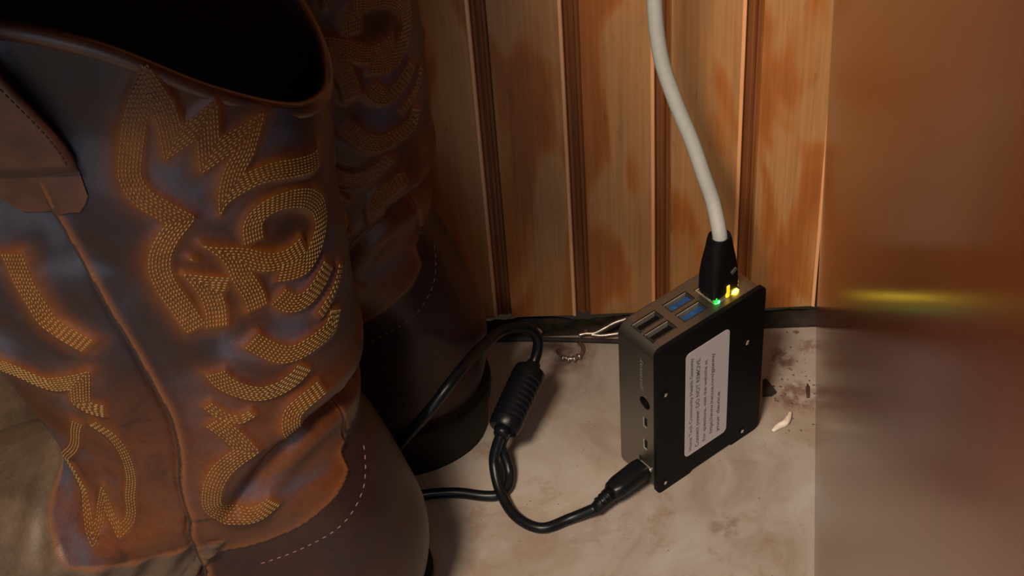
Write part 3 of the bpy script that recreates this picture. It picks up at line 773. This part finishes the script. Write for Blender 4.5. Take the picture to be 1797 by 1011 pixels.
# ------------------------------------------------------------------ black power cord
cord = empty('power_cord', L(-2, 8.2, 0)[:], TH)
tag(cord, 'black power cord with a ferrite lump, looping from the computer to behind the boots', 'cable')
bm = bmesh.new(); rr = []
for x, w, h, r_ in ((2.5, 8.4, 2.6, 1.2), (-3.0, 8.4, 2.6, 1.2)): rr.append([Vector((x, y, z + 13.5)) for y, z in rrect(w, h, r_, 4)])
loft(bm, rr); obj('plug_tip', bm, M_STEEL, cord)
bm = bmesh.new(); rr = []
for x, w, h, r_, z in ((0.8, 8.6, 5.8, 2.6, 13.5), (0.4, 10.6, 7.6, 3.2, 13.5), (-3, 11.2, 8.2, 3.4, 13.3), (-15, 10.6, 8.0, 3.4, 12.3), (-19, 9.2, 7.6, 3.4, 11.6), (-20, 7.4, 6.6, 3.0, 11.3)):
    rr.append([Vector((x, y, zz + z)) for y, zz in rrect(w, h, r_, 5)])
loft(bm, rr); obj('plug_body', bm, M_CORD, cord, angle=50)
bm = bmesh.new(); pts = [Vector((-19, 0, 11.4)), Vector((-22, -.3, 10.6)), Vector((-25, -.5, 9.8)), Vector((-30, -.9, 8.4))]
add_tube(bm, pts, [3.5, 3.5, 3.2, 2.9], 16)
for k in range(3):
    add_tube(bm, [Vector((-21 - 2.4*k, -.3, 10.8 - .6*k)), Vector((-22.2 - 2.4*k, -.35, 10.5 - .6*k))], 3.75 - .2*k, 16)
obj('strain_relief', bm, M_CORD, cord, smooth=True)
s0 = L(-31, 7.35, 8.7)
FB, FT = Vector((-70.7, 20.8, 28)), Vector((-58.2, 48.2, 37))
loop = [s0, Vector((-41.2, -15.5, 3.6)), Vector((-54.5, -20.0, 2.9)), Vector((-66.4, -12.6, 3.0)), Vector((-73.7, 0.4, 6.0)), Vector((-76.3, 11.1, 13)), Vector((-74.8, 15.6, 20)),
        FB, (FB + FT)/2, FT, Vector((-54.8, 54.4, 42)), Vector((-53.8, 57.2, 49)), Vector((-56.4, 57.6, 55)), Vector((-61.8, 55.6, 59.5)), Vector((-70.4, 49.5, 63)), Vector((-80.0, 28, 72)), Vector((-88.3, 3.0, 81.5)), Vector((-98.5, -8, 74.5)),
        Vector((-105, -10, 67)), Vector((-118.6, -12, 50)), Vector((-135, -11, 24)), Vector((-142, -9, 6)), Vector((-130, -6, 3)), Vector((-113, 1.5, 3)), Vector((-96, 3, 3)), Vector((-82, 0.5, 3)), Vector((-75, 0.6, 3.2)),
        Vector((-70.6, 4.5, 4)), Vector((-69.6, 11.4, 6.5)), Vector((-71.4, 17.0, 12)), Vector((-72.6, 19.6, 18)), FB + (FT - FB)*0.12 + Vector((2, 1, -3))]
bm = bmesh.new(); add_tube(bm, catmull(world_pts(cord, loop), 8), 2.55, 16)
obj('cord_jacket', bm, M_CORD, cord, smooth=True)
# ferrite: ribbed cylinder about the cord
bm = bmesh.new(); fb, ft = world_pts(cord, [FB, FT]); ax = (ft - fb).normalized(); Lf = (ft - fb).length
pts = []; rad = []
def ring_(t, r): pts.append(fb + ax*t); rad.append(r)
ring_(-1.5, 4.6); ring_(-1.2, 6.8); ring_(0, 7.6); ring_(3.6, 8.0)
nb = 8
for k in range(nb):
    t0 = 4 + k*(Lf - 8)/nb; ring_(t0, 8.0); ring_(t0 + .5, 7.5); ring_(t0 + 1.5, 7.5); ring_(t0 + 2.0, 8.0)
ring_(Lf - 3.6, 8.0); ring_(Lf, 7.7); ring_(Lf + 1.2, 6.9); ring_(Lf + 1.5, 4.6)
add_tube(bm, pts, rad, 24)
fer = obj('ferrite_core', bm, M_CORD, cord, angle=35)
bm = bmesh.new(); add_tube(bm, [fb + ax*(Lf + 1), fb + ax*(Lf + 5)], [4.6, 3.4], 16)
obj('ferrite_collar', bm, M_CORD, cord, smooth=True)
bm = bmesh.new(); add_tube(bm, [fb - ax*5, fb - ax*1], [3.4, 4.6], 16)
obj('ferrite_collar', bm, M_CORD, cord, smooth=True)

# ------------------------------------------------------------------ small things on the floor
def near_floor(name, label, cat, pts, r, mtl, seg=8, group=None, n_=8):
    bm = bmesh.new(); add_tube(bm, catmull(pts, n_), r, seg); o = obj(name, bm, mtl, None, smooth=True); return tag(o, label, cat, group)
near_floor('thin_cable', 'thin dark cable lying on the floor along the foot of the wooden wall', 'cable',
           [(-135, 116, 0.2), (-112, 113, 1.6), (-99, 109.0, 1.5), (-80, 108, 1.45), (-54, 106.6, 1.4), (-30, 104.5, 1.4), (-14, 103, 1.4), (8, 101, 1.4), (30, 100, 1.4)], 1.3, M_GRIME)
hk = empty('metal_hook', (-38, 97, 0)); tag(hk, 'shiny bent metal hook with a coiled ring, beside the wall foot left of the computer', 'hook')
bm = bmesh.new(); ring = []
for k in range(26):
    a = math.radians(190 + k*7.2*1.2); ring.append(Vector((-1.5 + 6.6*math.cos(a), 0.0 + 7.5*math.sin(a) + 1.0, 1.6 + 1.2*math.sin(a*.5))))
add_tube(bm, ring, 1.0, 10); obj('ring', bm, M_WIRE, hk, smooth=True)
bm = bmesh.new()
for k in range(4):
    a = math.radians(238 + k*24); c_ = Vector((-1.5 + 6.6*math.cos(a), 7.5*math.sin(a) + 1.0, 2.0)); t = Vector((-math.sin(a), math.cos(a), 0))
    add_tube(bm, [c_ - t*.8, c_ - t*.45, c_ + t*.45, c_ + t*.8], [1.1, 1.75, 1.75, 1.1], 12)
obj('coil', bm, M_WIRE, hk, smooth=True)
bm = bmesh.new()
add_tube(bm, catmull([(3, 8.6, 4.4), (7, 9.1, 5.0), (11, 9.0, 5), (16, 10.0, 7), (22, 12.2, 9), (29, 13, 11)], 5), 0.95, 10)
obj('prong', bm, M_WIRE, hk, smooth=True)
bm = bmesh.new(); add_tube(bm, catmull([(9, 8.6, 4.6), (15, 8.2, 4), (22, 8.4, 4.6), (30, 9.0, 5)], 5), 0.95, 10)
obj('prong', bm, M_WIRE, hk, smooth=True)
def chip(name, label, pts, h, mtl, cat, group=None, z=0.0):
    bm = bmesh.new(); n_ = len(pts); cx = sum(p[0] for p in pts)/n_; cy = sum(p[1] for p in pts)/n_
    rr = [[Vector((cx + (x - cx)*k, cy + (y - cy)*k, z + zz)) for x, y in pts] for k, zz in ((1, 0.0), (1.02, h*.5), (.8, h))]
    loft(bm, rr); return tag(obj(name, bm, mtl, None, angle=50), label, cat, group)
bm = bmesh.new(); add_tube(bm, catmull([(57.8, 37.5, .9), (61, 40.2, 1.2), (64.5, 42.2, 1.5), (66.6, 45.6, 1.7), (67.6, 48.6, 1.4)], 5), [.5 + 1.3*math.sin(math.pi*min(.85, .08 + k/22)) for k in range(21)], 8)
tag(obj('shell_chip', bm, M_CHIP, None, smooth=True), 'white curved chip on the dirty floor right of the computer', 'chip')
chip('debris_chip', 'black wedge-shaped scrap touching the right edge of the computer', [(56.6, 72), (58.2, 73), (62.5, 63.5), (60, 61.5), (55.5, 61.5)], 2.5, M_GRIME, 'debris')
chip('debris_chip', 'dark upright sliver on the floor near the glossy wood panel', [(77, 59.4), (78.6, 59.8), (79.4, 66.5), (78.4, 69.5), (77.2, 65)], 1.4, flat('dark_brown_scrap', (0.05, 0.018, 0.012), 0.6), 'debris')
# crumbs of grit scattered by the wall and round the computer
V, Fc = [], []
rg = random.Random(9)
for k in range(150):
    if k < 45: x, y, r_ = rg.uniform(-130, 90), rg.uniform(106, 116), rg.uniform(.4, 1.5)
    elif k < 100: x, y, r_ = rg.gauss(72, 7), rg.gauss(66, 14), rg.uniform(.25, .8)
    else: x, y, r_ = rg.uniform(-90, 85), rg.uniform(-60, 100), rg.uniform(.15, .4)
    if x > 84: continue
    b_ = len(V); zb_ = 0 if y < 109.5 else -2
    for dx, dy, dz in ((1, 0, .3), (0, 1, .2), (-1, .1, .3), (.1, -1, .25), (.1, 0, 1.1), (0, 0, -.2)): V.append(((x + dx*r_*rg.uniform(.6, 1.3))*MM, (y + dy*r_*rg.uniform(.6, 1.3))*MM, (zb_ + dz*r_)*MM))
    for i in range(4): Fc += [(b_ + i, b_ + (i + 1) % 4, b_ + 4), (b_ + (i + 1) % 4, b_ + i, b_ + 5)]
mc = bpy.data.meshes.new('grit'); mc.from_pydata(V, [], Fc); mc.update()
tag(link_mesh('grit', mc, flat('grit_brown', (0.10, 0.06, 0.045), 0.8, var=.6, nscale=.05), None, False), 'brown grit and crumbs scattered on the floor by the wall', 'grit', kind='stuff')
# pale pebbles in the gap at the foot of the wall
for k, (x, y, r_, lb) in enumerate(((-97.5, 113.5, 1.8, 'pale pebble in the wall gap beside the rear boot'), (-91, 112.5, 1.6, 'grey pebble in the wall gap left of the cord loop'), (-57.5, 114.5, 2.6, 'larger grey stone scrap in the wall gap right of the cord loop'))):
    bm = bmesh.new(); r = bmesh.ops.create_icosphere(bm, subdivisions=2, radius=r_)
    for v in r['verts']: v.co = Vector((v.co.x*(1.5 if k == 2 else 1.1), v.co.y*.8, v.co.z*.7))*rg.uniform(.88, 1.1) + Vector((x, y, -0.6))
    tag(obj('pebble', bm, flat('pebble_grey_%d' % k, (0.28, 0.22, 0.19), .7), None, smooth=True), lb, 'pebble')
